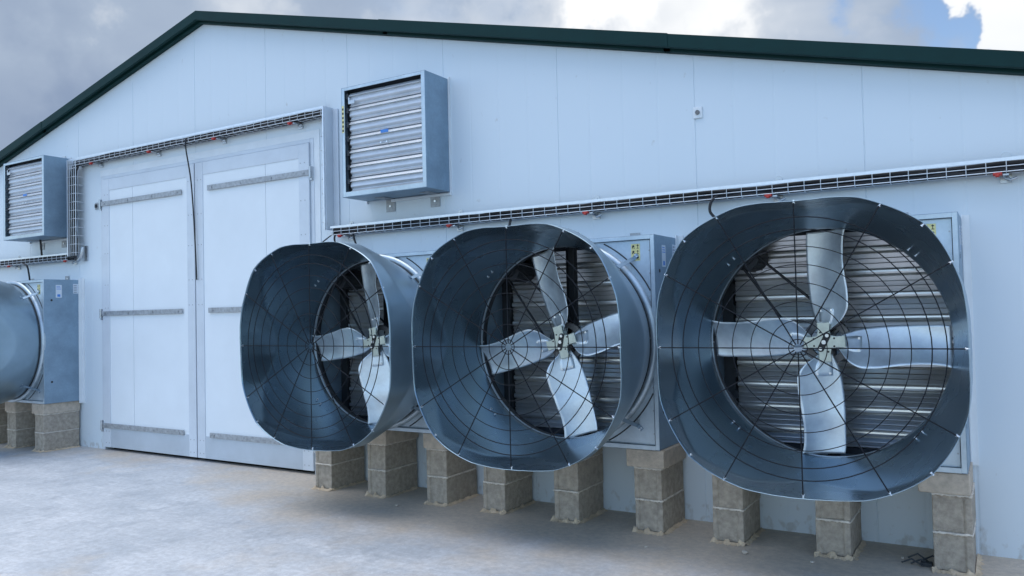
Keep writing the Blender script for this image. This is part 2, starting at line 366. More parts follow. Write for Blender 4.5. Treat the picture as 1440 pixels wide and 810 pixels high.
# door frame in the wall, two leaves
mb = MB()
mb.box(DX0-0.001, DX0+0.045, -0.012, 0.10, 0.0, DZ); mb.box(DX1-0.045, DX1+0.001, -0.012, 0.10, 0.0, DZ); mb.box(DX0+0.045, DX1-0.045, -0.012, 0.10, DZ-0.04, DZ+0.001)
part(mb, 'door_frame', M['doorframe'], bevel=0.003)
mb = MB(); mb.box(DX1-0.002, DX1+0.075, -0.006, -0.0005, 0.0, DZ+0.075); mb.box(DX0-0.02, DX1-0.002, -0.006, -0.0005, DZ+0.002, DZ+0.075)
part(mb, 'architrave', M['foam'])
def door_leaf(x0, x1, hinge):
    z0, z1 = 0.035, DZ-0.045
    yf = -0.030; e = 0.125 ; eh = 0.14; bt = 0.235; tp = 0.135
    l_, r_ = (eh, e) if hinge < 0 else (e, eh)
    # recessed insulated panel with its own joint
    mb = MB(); xj = -7.793 if hinge < 0 else -5.585
    mb.box(x0+l_-.01, xj-0.0025, yf+0.007, yf+0.055, z0+bt-.01, z1-tp+.01); mb.box(xj+0.0025, x1-r_+.01, yf+0.007, yf+0.055, z0+bt-.01, z1-tp+.01)
    d = part(mb, 'door', M['door'])
    mb = MB()
    mb.box(x0, x0+l_, yf, yf+0.06, z0, z1); mb.box(x1-r_, x1, yf, yf+0.06, z0, z1)
    mb.k = 1; mb.box(x0+l_+.001, x1-r_-.001, yf+0.0012, yf+0.06, z0, z0+bt); mb.k = 0; mb.box(x0+l_+.001, x1-r_-.001, yf+0.0012, yf+0.06, z1-tp, z1)
    mb.build('stile_frame', [M['doorframe'], M['rail']], d, bevel=0.0025)
    # rivets at frame corners and mid-rail
    mb = MB(); mb.cyl((0, 0.003, 0), (0, -0.0025, 0), 0.0055, 8); rv = None
    for xe, sx in ((x0+l_, -1), (x1-r_, 1)):
        for zz in (z0+0.05, z0+bt-0.05, 1.66, 1.93, 2.30, 2.63, z1-tp-0.05):
            for k in (-1, 1):
                if rv is None: rv = mb.build('rivet', M['zinc_old'], d); c = rv
                else: c = rv.copy(); COL.objects.link(c); c.parent = d
                c.location = (xe+sx*0.055+k*0.028, yf, zz)
    for zz in (0.285, 1.596, 2.893):
        xs, xe = (x0-0.005, x0+1.49) if hinge < 0 else (x1+0.01, x1-1.49)
        a, b = min(xs, xe), max(xs, xe)
        mb = MB(); mb.box(a, b, yf-0.012, yf-0.002, zz-0.027, zz+0.027)
        for k in range(4):
            xx = a+0.07+(b-a-0.14)*k/3; mb.cyl((xx, yf-0.011, zz), (xx, yf-0.018, zz), 0.011, 10)
        h = mb.build('strap_hinge', M['zinc_old'], d, bevel=0.002)
        mb = MB(); px = x0-0.022 if hinge < 0 else x1+0.028
        mb.box(px-0.014, px+0.014, -0.0365, -0.0125, zz-0.075, zz+0.055); mb.cyl((px, -0.042, zz-0.055), (px, -0.042, zz+0.055), 0.013, 10)
        mb.build('hinge_pin', M['zinc'], d)
    return d
door_leaf(-8.385, -6.69, -1); door_leaf(-6.672, -4.972, 1)

# ------------------------------------------------------------------ exhaust fans
ZC, HS, YBX = 1.2852, 0.7266, 0.4635       # fan centre height, half box, box depth
YR, YT = 1.1894, 0.485                     # rim plane, cone root
RIM = [(0, .778), (7, .784), (15, .803), (22, .824), (30, .836), (38, .850), (45, .860)]
def rim_r(t):
    a = math.degrees(t) % 90; a = a if a <= 45 else 90-a
    for (a0, r0), (a1, r1) in zip(RIM, RIM[1:]):
        if a <= a1+1e-6: return r0+(r1-r0)*(a-a0)/(a1-a0)
    return RIM[-1][1]
def cone_r(t, s):
    # s 0..1 root to rim: a round cone whose four flanks are folded flat
    body = 0.685+(0.885-0.685)*s**0.95
    fl = rim_r(t)
    k = 0.003
    h = max(0.0, min(1.0, 0.5+0.5*(fl-body)/k))
    return fl*(1-h)+body*h-k*h*(1-h) + .0028*s*math.sin(5*t+1.3+2*s)+.002*s*s*math.sin(11*t+.4)
blade_lead = [(.075, .028), (.10, .04), (.14, .058), (.2, .074), (.3, .082), (.4, .084), (.5, .080), (.6, .076), (.64, .074), (.672, .066)]
blade_trail = [(.075, -.030), (.10, -.075), (.14, -.125), (.2, -.158), (.3, -.160), (.4, -.148), (.5, -.143), (.6, -.149), (.64, -.156), (.672, -.168)]
def lerp(tab, x):
    for (a, p), (b, q) in zip(tab, tab[1:]):
        if x <= b: return p+(q-p)*max(0, (x-a))/(b-a)
    return tab[-1][1]
def smooth_lerp(tab, x):
    return sum(lerp(tab, min(max(x+d, tab[0][0]), tab[-1][0])) for d in (-.02, -.01, 0, .01, .02))/5
def blade_point(r, c, off=0.0):
    le, tr = smooth_lerp(blade_lead, r), smooth_lerp(blade_trail, r)
    z = tr+(le-tr)*c
    u = (r-.075)/.6
    pitch = R(36-18*u)
    kink = 0.010*math.exp(-((r-.44)/.07)**2)*(1-c*0.6)           # pressed dish in the blade
    camber = 0.030*(1-(2*c-1)**2)*(0.4+0.6*u)
    y = (z+.03)*math.tan(pitch)*0.95+camber-kink-off
    return (r, y, z)
def make_blade(parent, ang):
    mb = MB(); nr, nc = 44, 16
    mb.grid([[blade_point(.075+(.597)*i/nr, j/nc) for j in range(nc+1)] for i in range(nr+1)])
    b = mb.build('blade', M['blade'], parent, solid=0.0025); b.rotation_euler = (0, -ang, 0)
    # raised root pad with four bolts
    mb = MB(); pad = []
    for i in range(9):
        r = .085+.125*i/8; w = .30-.09*i/8
        pad.append([blade_point(r, .60-w/1+w*2*j/8, .010 if 0 < i < 8 and 0 < j < 8 else -.002) for j in range(9)])
    mb.grid(pad); p = mb.build('root_pad', M['blade'], b)
    for r, c in ((.115, .42), (.115, .78), (.19, .45), (.19, .75)):
        q = Vector(blade_point(r, c, .008)); mb2 = MB(); mb2.cyl(q, q+Vector((0, -.009, 0)), .0075, 8)
        mb2.build('bolt', M['bolt'], b)
def make_fan():
    root = empty('exhaust_fan', (0, 0, 0)); C0 = (0, 0, HS)
    def P(mb, name, m, parent=None, **k):
        o = mb.build(name, m, parent or root, **k)
        if parent is None: o.location = C0
        return o
    # housing: four galvanised sides, folded front edges
    mb = MB(); t = .003; h = HS; y0, y1 = -YBX, -.004
    mb.box(-h, -h+t, y0, y1, -h, h); mb.box(h-t, h, y0, y1, -h, h)
    mb.box(-h+t, h-t, y0, y1, h-t, h); mb.box(-h+t, h-t, y0, y1, -h, -h+t)
    w = .030; mb.k = 1
    mb.box(-h+t, -h+w, y0, y0+.004, -h+t, h-t); mb.box(h-w, h-t, y0, y0+.004, -h+t, h-t)
    mb.box(-h+w, h-w, y0, y0+.004, h-w, h-t); mb.box(-h+w, h-w, y0, y0+.004, -h+w-.001-.029, -h+w)
    ho = P(mb, 'housing', [M['galv_shaded'], M['galv']], bevel=.0015)
    mb = MB()
    for x in (-.40, .40):
        mb = MB(); mb.box(x-.04, x+.04, -.0075, -.004, h+.0005, h+.062)
        tb = P(mb, 'mounting_tab', M['zinc_old'])
        mb = MB(); mb.cyl((x+.01, -.0075, h+.03), (x+.01, -.013, h+.03), .008, 8); mb.build('bolt', M['bolt'], tb)
    # front panel with round hole
    n = 96; yp = -YBX+.020
    outer = []; inner = []; mid = []
    for k in range(n):
        a = 2*math.pi*k/n; c, s = math.cos(a), math.sin(a); e = (h-.0335)/max(abs(c), abs(s))
        outer.append((e*c, yp, e*s)); inner.append((.697*c, yp, .697*s))
    mb = MB(); mb.grid([outer, inner], False, True)
    lip = lambda y: [((h-.0335)/max(abs(math.cos(2*math.pi*k/n)), abs(math.sin(2*math.pi*k/n)))*math.cos(2*math.pi*k/n), y, (h-.0335)/max(abs(math.cos(2*math.pi*k/n)), abs(math.sin(2*math.pi*k/n)))*math.sin(2*math.pi*k/n)) for k in range(n)]
    mb.grid([lip(-YBX+.001), outer], False, True)
    fp = P(mb, 'front_panel', M['galv'])
    for q in range(4):                                            # stamped arcs in the corners, rivets down the sides
        for rr, a0, a1 in ((.766, 27, 63),):
            mb = MB(); mb.tube([(rr*math.cos(R(q*90+a0+(a1-a0)*i/14)), yp-.001, rr*math.sin(R(q*90+a0+(a1-a0)*i/14))) for i in range(15)], .005, 6)
            mb.build('stamped_arc', M['rubber'], fp)
    mb = MB(); mb.cyl((0, 0, 0), (0, -.004, 0), .005, 6); rv = None
    for s in (-1, 1):
        for i in range(9):
            if rv is None: rv = mb.build('rivet', M['zinc_old'], fp); c = rv
            else: c = rv.copy(); COL.objects.link(c); c.parent = fp
            c.location = (s*(h-.045), yp, -.62+1.24*i/8)
    # inlet ring: rolled bead plus venturi lip
    mb = MB()
    mb.tube([(.708*math.cos(2*math.pi*k/96), yp-.016, .708*math.sin(2*math.pi*k/96)) for k in range(96)], .026, 14, closed=True)
    bead = P(mb, 'bead_ring', M['galv'])
    mb = MB()
    rows = []
    for r, y in ((.690, -.492), (.688, -.47), (.687, -.43), (.690, -.39)):
        rows.append([(r*math.cos(2*math.pi*k/96), y, r*math.sin(2*math.pi*k/96)) for k in range(96)])
    mb.grid(rows, True, True); P(mb, 'venturi_lip', M['rubber'], solid=.004)
    # cone
    mb = MB(); ns = 30; na = 216; rows = []
    for i in range(ns+1):
        s = i/ns; rows.append([(cone_r(2*math.pi*k/na, s)*math.cos(2*math.pi*k/na), -(YT+(YR-YT)*s)+s**3*.004*math.sin(6*math.pi*k/na*2.5+.7), cone_r(2*math.pi*k/na, s)*math.sin(2*math.pi*k/na)) for k in range(na)])
    mb.grid(rows, True, True)
    cone = P(mb, 'cone', [M['cone_lit'], M['cone']], solid=.0025); cone.modifiers['thickness'].material_offset = 1
    # guard: 12 spokes and concentric rings
    mb = MB(); yg = -YR+.006
    for rr in (.047, .145, .245, .345, .44, .535, .625, .69):
        mb.tube([(rr*math.cos(2*math.pi*k/72), yg-.004, rr*math.sin(2*math.pi*k/72)) for k in range(72)], .0026 if rr < .6 else .0032, 6, closed=True)
    for k in range(12):
        a = R(30*k); c, s = math.cos(a), math.sin(a); re = rim_r(a)-.012
        mb.tube([(.022*c, yg, .022*s), (.35*c, yg, .35*s), (re*c, yg, re*s)], .0036, 6)
    gd = P(mb, 'wire_guard', M['wire'])
    def bolts(a, r, y, dr=.011):
        c, s = math.cos(a), math.sin(a); m2 = MB()
        m2.cyl((c*(r-dr), y, s*(r-dr)), (c*(r+.004), y, s*(r+.004)), .005, 8); m2.cyl((c*(r-dr-.004), y, s*(r-dr-.004)), (c*(r-dr), y, s*(r-dr)), .0085, 6)
        return m2
    for k in range(12): bolts(R(30*k), rim_r(R(30*k)), -YR+.014).build('bolt', M['bolt'], gd)
    for k in range(4): bolts(R(45+90*k), rim_r(R(45)), -YR+.012).build('bolt', M['bolt'], cone)
    for k in range(4):                                            # pairs of bolts where brackets meet the cone
        for d in (-2.0, 2.0):
            a = R(45+90*k+d); y = -.605; r = cone_r(a, (.605-YT)/(YR-YT)); bolts(a, r, y, .012).build('bolt', M['bolt'], cone)
    # four bracket straps holding the cone to the panel
    for k in range(4):
        a = R(45+90*k); c, s = math.cos(a), math.sin(a); tx, tz = -s, c
        cs = lambda y: cone_r(a, (y-YT)/(YR-YT))+.005
        m2 = MB(); w = .014
        path = [(cs(.625), -.625), (cs(.585), -.585), (.79, yp-.035), (.805, yp-.004), (.845, yp-.004)]
        m2.grid([[(r*c+tx*w*e, y, r*s+tz*w*e) for e in (-1, 1)] for r, y in path], False)
        br = P(m2, 'cone_bracket', M['galv_shaded'], solid=.004)
        m3 = MB()
        for e in (-.55, .55):
            q = (.832*c+tx*w*e, yp-.006, .832*s+tz*w*e); m3.cyl(q, (q[0], q[1]-.008, q[2]), .0065, 8)
        m3.build('bolt', M['bolt'], br)
    # propeller
    pm = MB(); arm = []
    for k in range(4):
        for a, r in ((-26, .078), (-17, .125), (17, .125), (26, .078), (45, .056)):
            q = R(90*k+a); arm.append((r*math.cos(q), r*math.sin(q)))
    pm.prism(arm, 'y', -.018, .0)
    prop = P(pm, 'propeller', M['hub'], bevel=.004); prop.location = (0, -.452, HS)
    for k in range(4): make_blade(prop, R(90*k))
    m2 = MB(); pl = []
    for e in (1, -1):
        for i in range(9):
            a = R(-90+180*i/8) if e > 0 else R(90+180*i/8); pl.append((e*.044+.019*math.cos(a), .019*math.sin(a)))
    m2.prism(pl, 'y', -.0235, -.018); pp = m2.build('lock_plate', M['ink'], prop); pp.rotation_euler = (0, R(-62), 0)
    m2 = MB()
    for x in (-.044, 0, .044):
        q = R(62); m2.cyl((x*math.cos(q), -.0235, x*math.sin(q)), (x*math.cos(q), -.033, x*math.sin(q)), .0105 if x else .013, 10)
    m2.build('hub_bolt', M['bolt'], prop)
    m2 = MB()
    for q in (20, 108, 160, 200, 290, 335):
        a = R(q); m2.cyl((.062*math.cos(a), -.018, .062*math.sin(a)), (.062*math.cos(a), -.0192, .062*math.sin(a)), .006, 8)
    m2.build('hub_hole', M['ink'], prop)
    # pulley, belt, motor, post
    m2 = MB(); m2.ring(.098, .140, -.385, -.345, 48); m2.cyl((0, -.38, 0), (0, -.28, 0), .035, 16)
    for k in range(3):
        a = R(50+120*k); m2.tube([(.03*math.cos(a), -.366, .03*math.sin(a)), (.105*math.cos(a), -.366, .105*math.sin(a))], .016, 6)
    P(m2, 'pulley', M['cast'])
    mx, mz = -.485, .545
    m2 = MB(); m2.cyl((mx, -.36, mz), (mx, -.10, mz), .085, 20); m2.cyl((mx, -.39, mz), (mx, -.36, mz), .055, 16)
    for i in range(12):
        a = R(30*i); m2.box(mx+.09*math.cos(a)-.004, mx+.09*math.cos(a)+.004, -.33, -.12, mz+.09*math.sin(a)-.004, mz+.09*math.sin(a)+.004)
    P(m2, 'motor', M['rubber'])
    m2 = MB(); d = Vector((mx, 0, mz)).normalized(); nrm = Vector((-d.z, 0, d.x)); y = Vector((0, -.365, 0))
    for e in (-1, 1): m2.tube([Vector((mx, 0, mz))+nrm*.052*e+y, nrm*.138*e+y], .0085, 8)
    P(m2, 'drive_belt', M['cable'])
    m2 = MB(); m2.box(-.032, .032, -.275, -.24, -h+t, h-t); m2.box(-.032, -.026, -.30, -.2755, -h+t, h-t); m2.box(.026, .032, -.30, -.2755, -h+t, h-t)
    P(m2, 'support_post', M['rubber'])
    # shutter at the back: ribbed slats between dark side channels
    m2 = MB(); top, bot, ps = h-.04, -h+.04, .1445; prof = []
    z = top
    while z > bot+.02:
        for dy, dz in ((.012, .001), (-.016, .004), (-.006, .032), (.006, .0335), (-.016, .036), (-.006, .063), (.006, .0645), (-.016, .067), (-.006, .097), (.004, .099), (-.020, .103), (-.026, .109), (-.027, .120), (-.025, .131), (-.018, .137), (.010, .141)):
            if z-dz > bot: prof.append((-.065+dy, z-dz))
        z -= ps
    m2.grid([[(-.635, y, zz) for y, zz in prof], [(h-.055, y, zz) for y, zz in prof]], False)
    P(m2, 'shutter', M['slat_in'])
    m2 = MB(); m2.box(-h+t+.001, -.648, -.10, -.02, -h+t+.001, h-t-.001); m2.box(h-.050, h-t-.001, -.10, -.02, -h+t+.001, h-t-.001)
    m2.box(-.648, h-.05, -.10, -.02, h-.04, h-t-.001); m2.box(-.648, h-.05, -.10, -.02, -h+t+.001, -h+.04)
    m2.box(-.64, h-.05, -.022, -.018, -h+.04, h-.04)
    P(m2, 'shutter_frame', M['rubber'])
    m2 = MB(); z = top-.02
    while z > bot: m2.box(-.652, -.628, -.125, -.105, z-.05, z); z -= ps
    P(m2, 'shutter_link', M['rubber'])
    # white flashing angle against the wall
    m2 = MB(); m2.box(h+.001, h+.042, -.012, -.0005, -h-.03, h+.02); m2.box(h+.001, h+.007, -.055, -.012, -h-.03, h+.02)
    P(m2, 'flashing', M['foam'])
    # warning sticker: six pictograms in two columns
    m2 = MB(); sx, sz = .583, .612; sw, sh = .032, .058
    def R_(x0, x1, z0, z1, yy): m2.add([(x0, yy, z0), (x1, yy, z0), (x1, yy, z1), (x0, yy, z1)], [(0, 1, 2, 3)])
    m2.box(sx-sw, sx+sw, yp-.0012, yp-.0004, sz-sh, sz+sh); m2.k = 1
    cw, ch = sw, 2*sh/3
    for r_ in range(3):
        for c_ in range(2):
            x0 = sx-sw+c_*cw+.003; z0 = sz-sh+r_*ch+.003; x1 = x0+cw-.005; z1 = z0+ch-.005
            m2.k = 2; R_(x0, x1, z0, z1, yp-.0016); m2.k = 1
            if c_ == 1 and r_ > 0:
                cx = (x0+x1)/2; m2.add([(cx-.009, yp-.002, z1-.012), (cx+.009, yp-.002, z1-.012), (cx, yp-.002, z1-.002)], [(0, 1, 2)])
                R_(cx-.002, cx+.002, z0+.004, z1-.012, yp-.002); R_(cx-.008, cx+.008, z0+.003, z0+.007, yp-.002)
            else:
                cx, cz = (x0+x1)/2, (z0+z1)/2
                m2.add([(cx+.009*math.cos(R(k*60)), yp-.002, cz+.003+.008*math.sin(R(k*60))) for k in range(6)], [tuple(range(6))])
                m2.add([(cx-.011, yp-.0021, cz-.011), (cx-.001, yp-.0021, cz-.011), (cx-.006, yp-.0021, cz+.002)], [(0, 1, 2)])
                R_(cx+.002, cx+.011, cz-.012, cz-.007, yp-.002)
    P(m2, 'warning_sticker', [M['yellow'], M['ink'], M['yellow']])
    # printed labels and hole on the right-hand side
    m2 = MB(); xr = h+.0008; m2.box(h, xr, -.325, -.255, h-.215, h-.065); m2.k = 1
    m2.add([(xr+.0004, -.308, h-.205), (xr+.0004, -.272, h-.205), (xr+.0004, -.272, h-.175), (xr+.0004, -.308, h-.175)], [(0, 1, 2, 3)])
    for i in range(3): m2.add([(xr+.0004, -.318, h-.085-i*.016), (xr+.0004, -.272+.005*i, h-.085-i*.016), (xr+.0004, -.272+.005*i, h-.079-i*.016), (xr+.0004, -.318, h-.079-i*.016)], [(0, 1, 2, 3)])
    P(m2, 'label', [M['label'], M['bluetag']])
    m2 = MB(); m2.box(h, xr, -.118, -.012, h-.165, h-.05); m2.k = 1
    for i in range(5):
        for j in range(2):
            a0 = -.112+j*.052; z0 = h-.158+i*.021; m2.add([(xr+.0004, a0, z0), (xr+.0004, a0+.038, z0), (xr+.0004, a0+.038, z0+.012), (xr+.0004, a0, z0+.012)], [(0, 1, 2, 3)])
    P(m2, 'label', [M['label'], M['grid']])
    m2 = MB()
    for zz in (h-.245, -h+.25): m2.cyl((h-.001, -.375, zz), (h+.0012, -.375, zz), .013, 14)
    P(m2, 'cable_hole', M['ink'])
    return root
fan = make_fan()
FANS = [(-0.2486, 2, 'rightmost cone fan, seen almost face on with four upright blades'),
        (-2.0385, 16, 'middle of the three dark cone fans, its bead ring and warning sticker in view'),
        (-3.8034, 9, 'dark cone fan beside the white double door, seen most from the side'),
        (-9.5716, 30, 'cone fan left of the double door, cut off by the left edge')]
for i, (x, ang, lab) in enumerate(FANS):
    o = fan if i == 0 else copy_tree(fan)
    o.location = (x, 0, ZC-HS); tag(o, lab, 'exhaust fan', 'cone exhaust fans along the wall')
    for c in o.children:
        if c.name.startswith('propeller'): c.rotation_euler = (0, -R(ang), 0)

# ------------------------------------------------------------------ block pillars
def rough_box(mb, x0, x1, y0, y1, z0, z1): mb.box(x0, x1, y0, y1, z0, z1)
def block_mesh(seed):
    """one hollow block seen on its end: recessed end face between two lips"""
    q = random.Random(seed); mb = MB()
    hw, d, hh = .098, .42, .205
    xs = [-hw, -hw+.030+q.uniform(-.004, .004), hw-.034, hw]
    # outline of the end seen from above, recess 9 mm deep, extruded upwards
    a = [(-hw, 0), (xs[1], 0), (xs[1]+.006, .010), (xs[2]-.006, .010), (xs[2], 0), (hw, 0), (hw, d), (-hw, d)]
    mb.prism(a, 'z', 0, hh)
    return mb
def mortar_splash(seed, w):
    q = random.Random(seed); mb = MB()
    n = 22; pts = []
    top = []; bot = []
    for i in range(n+1):
        x = -w/2-.01+(w+.02)*i/n
        hgt = .010+.030*max(0, math.sin(i*.7+q.uniform(0, 1.5)))*q.uniform(.3, 1.0)
        top.append((x, -.004, hgt)); bot.append((x, -.018-q.uniform(0, .045), .0005)); pts.append((x, -.012-q.uniform(0, .010), hgt*.55))
    mb.grid([top, pts, bot], True)
    # along the right flank as well
    t2 = []; p2 = []; b2 = []
    for i in range(n+1):
        y = -.01+.42*i/n; hgt = .006+.016*q.random()
        t2.append((w/2+.003, y, hgt)); p2.append((w/2+.012, y, hgt*.5)); b2.append((w/2+.020+q.uniform(0, .022), y, .0005))
    mb.grid([t2, p2, b2], True)
    return mb
YP = -.4428
def make_pillar(x, seed, capl, capr, label):
    q = random.Random(seed*13+5)
    t = empty('block_pillar', (x, YP+.21, 0), label, 'block pillar', 'block pillars under the fans')
    off = (0, -.21, 0)
    for k in range(2):
        o = block_mesh(seed*3+k).build('block', M['block'], t, bevel=.004, seg=1)
        o.location = (q.uniform(-.004, .004), -.21+q.uniform(-.003, .003), .006+k*.216); o.rotation_euler = (0, 0, R(q.uniform(-.7, .7)))
        if q.random() < .5: o.rotation_euler.z += R(180); o.location.y += .42
        o.rotation_euler.z = R(q.uniform(-.7, .7)); o.location.y = -.21+q.uniform(-.003, .003)
    m2 = MB(); m2.box(-.093, .0935, .006, .412, .2105, .2225); m2.box(-.093, .0935, .006, .412, .4265, .436)
    n = 24                                                          # squeezed-out joint lines
    for zz in (.2165, .431):
        m2.tube([(-.096+.194*i/n, -.0005+q.uniform(-.003, .001), zz+q.uniform(-.003, .003)) for i in range(n+1)], [.0075+q.uniform(-.003, .002) for _ in range(n+1)], 6)
        m2.tube([(.0985+q.uniform(-.003, .001), .41*i/n, zz+q.uniform(-.003, .003)) for i in range(n+1)], [.007+q.uniform(-.003, .002) for _ in range(n+1)], 6)
    m2.build('mortar_joint', M['joint'], t, loc=off)
    m2 = MB(); m2.box(-.10-capl, .10+capr, -.012, .425, .437, .5565)
    m2.build('cap_block', M['cap'], t, loc=off, bevel=.005, seg=1)
    mortar_splash(seed, .2).build('mortar_splash', M['mortar'], t, loc=off)
    return t
PILL = [(-4.4262, .0, .0, 'pillar nearest the double door, under the first fan right of it'),
        (-3.8164, .012, .015, 'second pillar right of the double door, with pale cap block'),
        (-3.194, .022, .0, 'third pillar right of the double door, cap overhanging to the left'),
        (-2.6536, .01, .0, 'left pillar under the middle fan, its top hidden by the cone'),
        (-2.0406, .01, .0, 'centre pillar under the middle fan'),
        (-1.4112, .05, .02, 'right pillar under the middle fan housing corner with exposed cap block'),
        (-.8729, .01, .0, 'left pillar under the rightmost fan'),
        (-.2395, .01, .0, 'centre pillar under the rightmost fan with lumpy mortar at its foot'),
        (.392, .065, -.005, 'rightmost pillar, seen from the front with wide cap block'),
        (-8.9912, .05, .01, 'pillar left of the double door under the housing corner'),
        (-9.62, .03, .01, 'second pillar left of the double door, half hidden'),
        (-10.24, .02, .01, 'leftmost pillar at the left edge of the photo')]
for i, (x, cl, cr, lab) in enumerate(PILL): make_pillar(x, i+1, cl, cr, lab)

# ------------------------------------------------------------------ shuttered inlet vents high on the wall
VW, VH, VD = .930, .971, .3365
def make_vent():
    root = empty('wall_vent', (0, 0, 0)); w, h, t = VW/2, VH/2, .004
    mb = MB(); y0, y1 = -VD, -.004
    mb.box(-w, -w+t, y0, y1, -h, h); mb.box(w-t, w, y0, y1, -h, h); mb.box(-w+t, w-t, y0, y1, h-t, h); mb.box(-w+t, w-t, y0, y1, -h, -h+t)
    e = .042; l = .036; mb.k = 1
    mb.box(-w+t, -w+l, y0, y0+.004, -h+t, h-t); mb.box(w-e, w-t, y0, y0+.004, -h+t, h-t)
    mb.box(-w+l, w-e, y0, y0+.004, h-.03, h-t); mb.box(-w+l, w-e, y0, y0+.004, -h+t, -h+.045)
    mb.build('housing', [M['galv_shaded'], M['galv']], root, bevel=.002)
    mb = MB(); top, bot = h-.048, -h+.045; n = 7; ps = (top-bot)/n; prof = []
    for i in range(n):
        z = top-i*ps
        for dy, f in ((.032, 0), (.004, .02), (-.002, .05), (-.022, .24), (-.022, .262), (-.002, .275), (-.002, .30), (-.006, .33), (-.010, .44), (-.009, .46), (-.012, .62), (-.006, .68), (.008, .77), (.006, .84), (-.008, .94), (-.004, .985)):
            prof.append((-VD+.038+dy, z-f*ps))
    mb.grid([[(-w+.072, y, z) for y, z in prof], [(w-e-.004, y, z) for y, z in prof]], False)
    mb.build('shutter', M['slat'], root)
    mb = MB(); mb.box(-w+t+.001, w-t-.001, -VD+.075, -VD+.08, -h+t+.001, h-t-.001)
    for i in range(n):
        z = top-i*ps; mb.box(-w+.050, -w+.070, -VD+.012, -VD+.04, z-.055, z-.01)
    mb.build('shutter_link', M['rubber'], root)
    mb = MB(); mb.box(-w+.078, -w+.15, -VD+.004, -VD+.010, top-.105, top-.075); mb.box(-w+.078, -w+.092, -VD+.004, -VD+.010, top-.075, top-.045)
    mb.build('catch', M['zinc'], root)
    for x in (-.20, .30):
        mb = MB(); mb.box(x-.05, x+.05, -.008, -.003, -h-.115, -h+.02); mb.box(x-.05, x+.05, -.16, -.003, -h-.006, -h-.001)
        b = mb.build('bracket', M['zinc_old'], root)
        mb = MB(); mb.cyl((x, -.008, -h-.065), (x, -.016, -h-.065), .010, 8); mb.build('bolt', M['bolt'], b)
    mb = MB(); mb.box(.255, .345, -.008, -.003, h-.02, h+.05); mb.build('mounting_tab', M['zinc'], root)
    mb = MB(); mb.box(-w-.015, -w-.001, -.02, -.0005, -h-.02, h+.015); mb.box(w+.001, w+.014, -.02, -.0005, -h-.03, h+.015); mb.box(-w+.28, w+.014, -.018, -.0008, -h-.03, -h-.0075)
    mb.build('flashing', M['foam'], root)
    mb = MB(); z = top-3.5*ps-.002; mb.box(-.03, .055, -VD+.0125, -VD+.0145, z+.035, z+.062)
    mb.build('blue_tag', M['bluetag'], root)
    mb = MB()
    for x in (-.03, .035): mb.cyl((x, -VD+.03, z-.045), (x, -VD+.012, z-.045), .007, 8)
    mb.build('rivet', M['bolt'], root)
    mb = MB(); mb.box(-w+.006, -w+.030, -VD-.0012, -VD-.0003, h-.40, h-.16); mb.k = 1
    for i in range(6): mb.box(-w+.010, -w+.026, -VD-.0018, -VD-.0013, h-.39+i*.038, h-.372+i*.038)
    mb.build('warning_sticker', [M['yellow'], M['ink']], root)
    return root
vent = make_vent()
for i, (x, lab) in enumerate([(-3.782, 'louvred metal vent box high on the wall right of the double door'), (-9.535, 'louvred metal vent box at the left edge above the cable tray')]):
    o = vent if i == 0 else copy_tree(vent)
    if i == 1:
        for c in list(o.children):
            if c.name.startswith('warning_sticker'): bpy.data.objects.remove(c)
    o.location = (x, 0, 3.0325); tag(o, lab, 'wall vent', 'louvred vents on the wall')

# ------------------------------------------------------------------ cable trays
def bracket(parent, x, z, tab):
    """zinc cantilever under the tray with a red clip, round tab above"""
    mb = MB(); mb.box(x+.02, x+.05, -.105, -.0115, z-.020, z-.012); mb.box(x+.005, x+.065, -.012, -.002, z-.055, z+.0)
    mb.tube([(x+.03, -.03, z-.022), (x+.06, -.06, z-.045), (x+.09, -.045, z-.03)], .009, 6)
    if tab:
        mb.cyl((x+.04, -.006, z+.105), (x+.04, -.002, z+.105), .026, 14); mb.box(x+.014, x+.066, -.008, -.002, z-.01, z+.105); mb.cyl((x+.04, -.014, z+.102), (x+.04, -.006, z+.102), .009, 8)
    b = mb.build('bracket', M['zinc'], parent)
    mb = MB(); mb.box(x-.030, x+.018, -.124, -.075, z-.019, z-.004); mb.box(x-.018, x+.004, -.129, -.10, z-.029, z-.015)
    mb.build('red_clip', M['red'], b, bevel=.004)
def tray_run(parent, x0, x1, z0, sag=0.0, name='wire_basket'):
    """horizontal mesh tray: z0 is its floor, bright rail on its upper edge"""
    mb = MB(); n = max(2, int((x1-x0)/.4)); H = .075; D = .115
    zz = lambda x: z0+sag*math.sin(math.pi*(x-x0)/(x1-x0))
    pts = lambda y, dz: [(x0+(x1-x0)*i/n, y, zz(x0+(x1-x0)*i/n)+dz) for i in range(n+1)]
    mb.tube(pts(-D, H), .0055, 6); mb.tube(pts(-D, 0), .0032, 6); mb.tube(pts(-D, H*.42), .0026, 6)
    for y in (-.06,): mb.tube(pts(y, -.004), .0022, 6)
    rows = [[(p[0], -D-.0065, p[2]) for p in pts(0, H-.014)], [(p[0], -D-.0065, p[2]) for p in pts(0, H+.006)], [(p[0], -D+.008, p[2]) for p in pts(0, H+.008)]]
    mb.grid(rows, False)
    x = x0+.03
    while x < x1:
        z = zz(x); mb.tube([(x, -D-.003, z+H), (x, -D-.003, z), (x, -D+.004, z-.005), (x, -.012, z-.005), (x, -.012, z+H*.8)], .0027, 6)
        x += .102
    return mb.build(name, M['tray'], parent)
def cables(parts, label):
    o = None; mb = MB()
    for pts, r in parts: mb.tube(pts, r, 8)
    o = mb.build('cable_bundle', M['cable']); tag(o, label, 'cables')
    return o
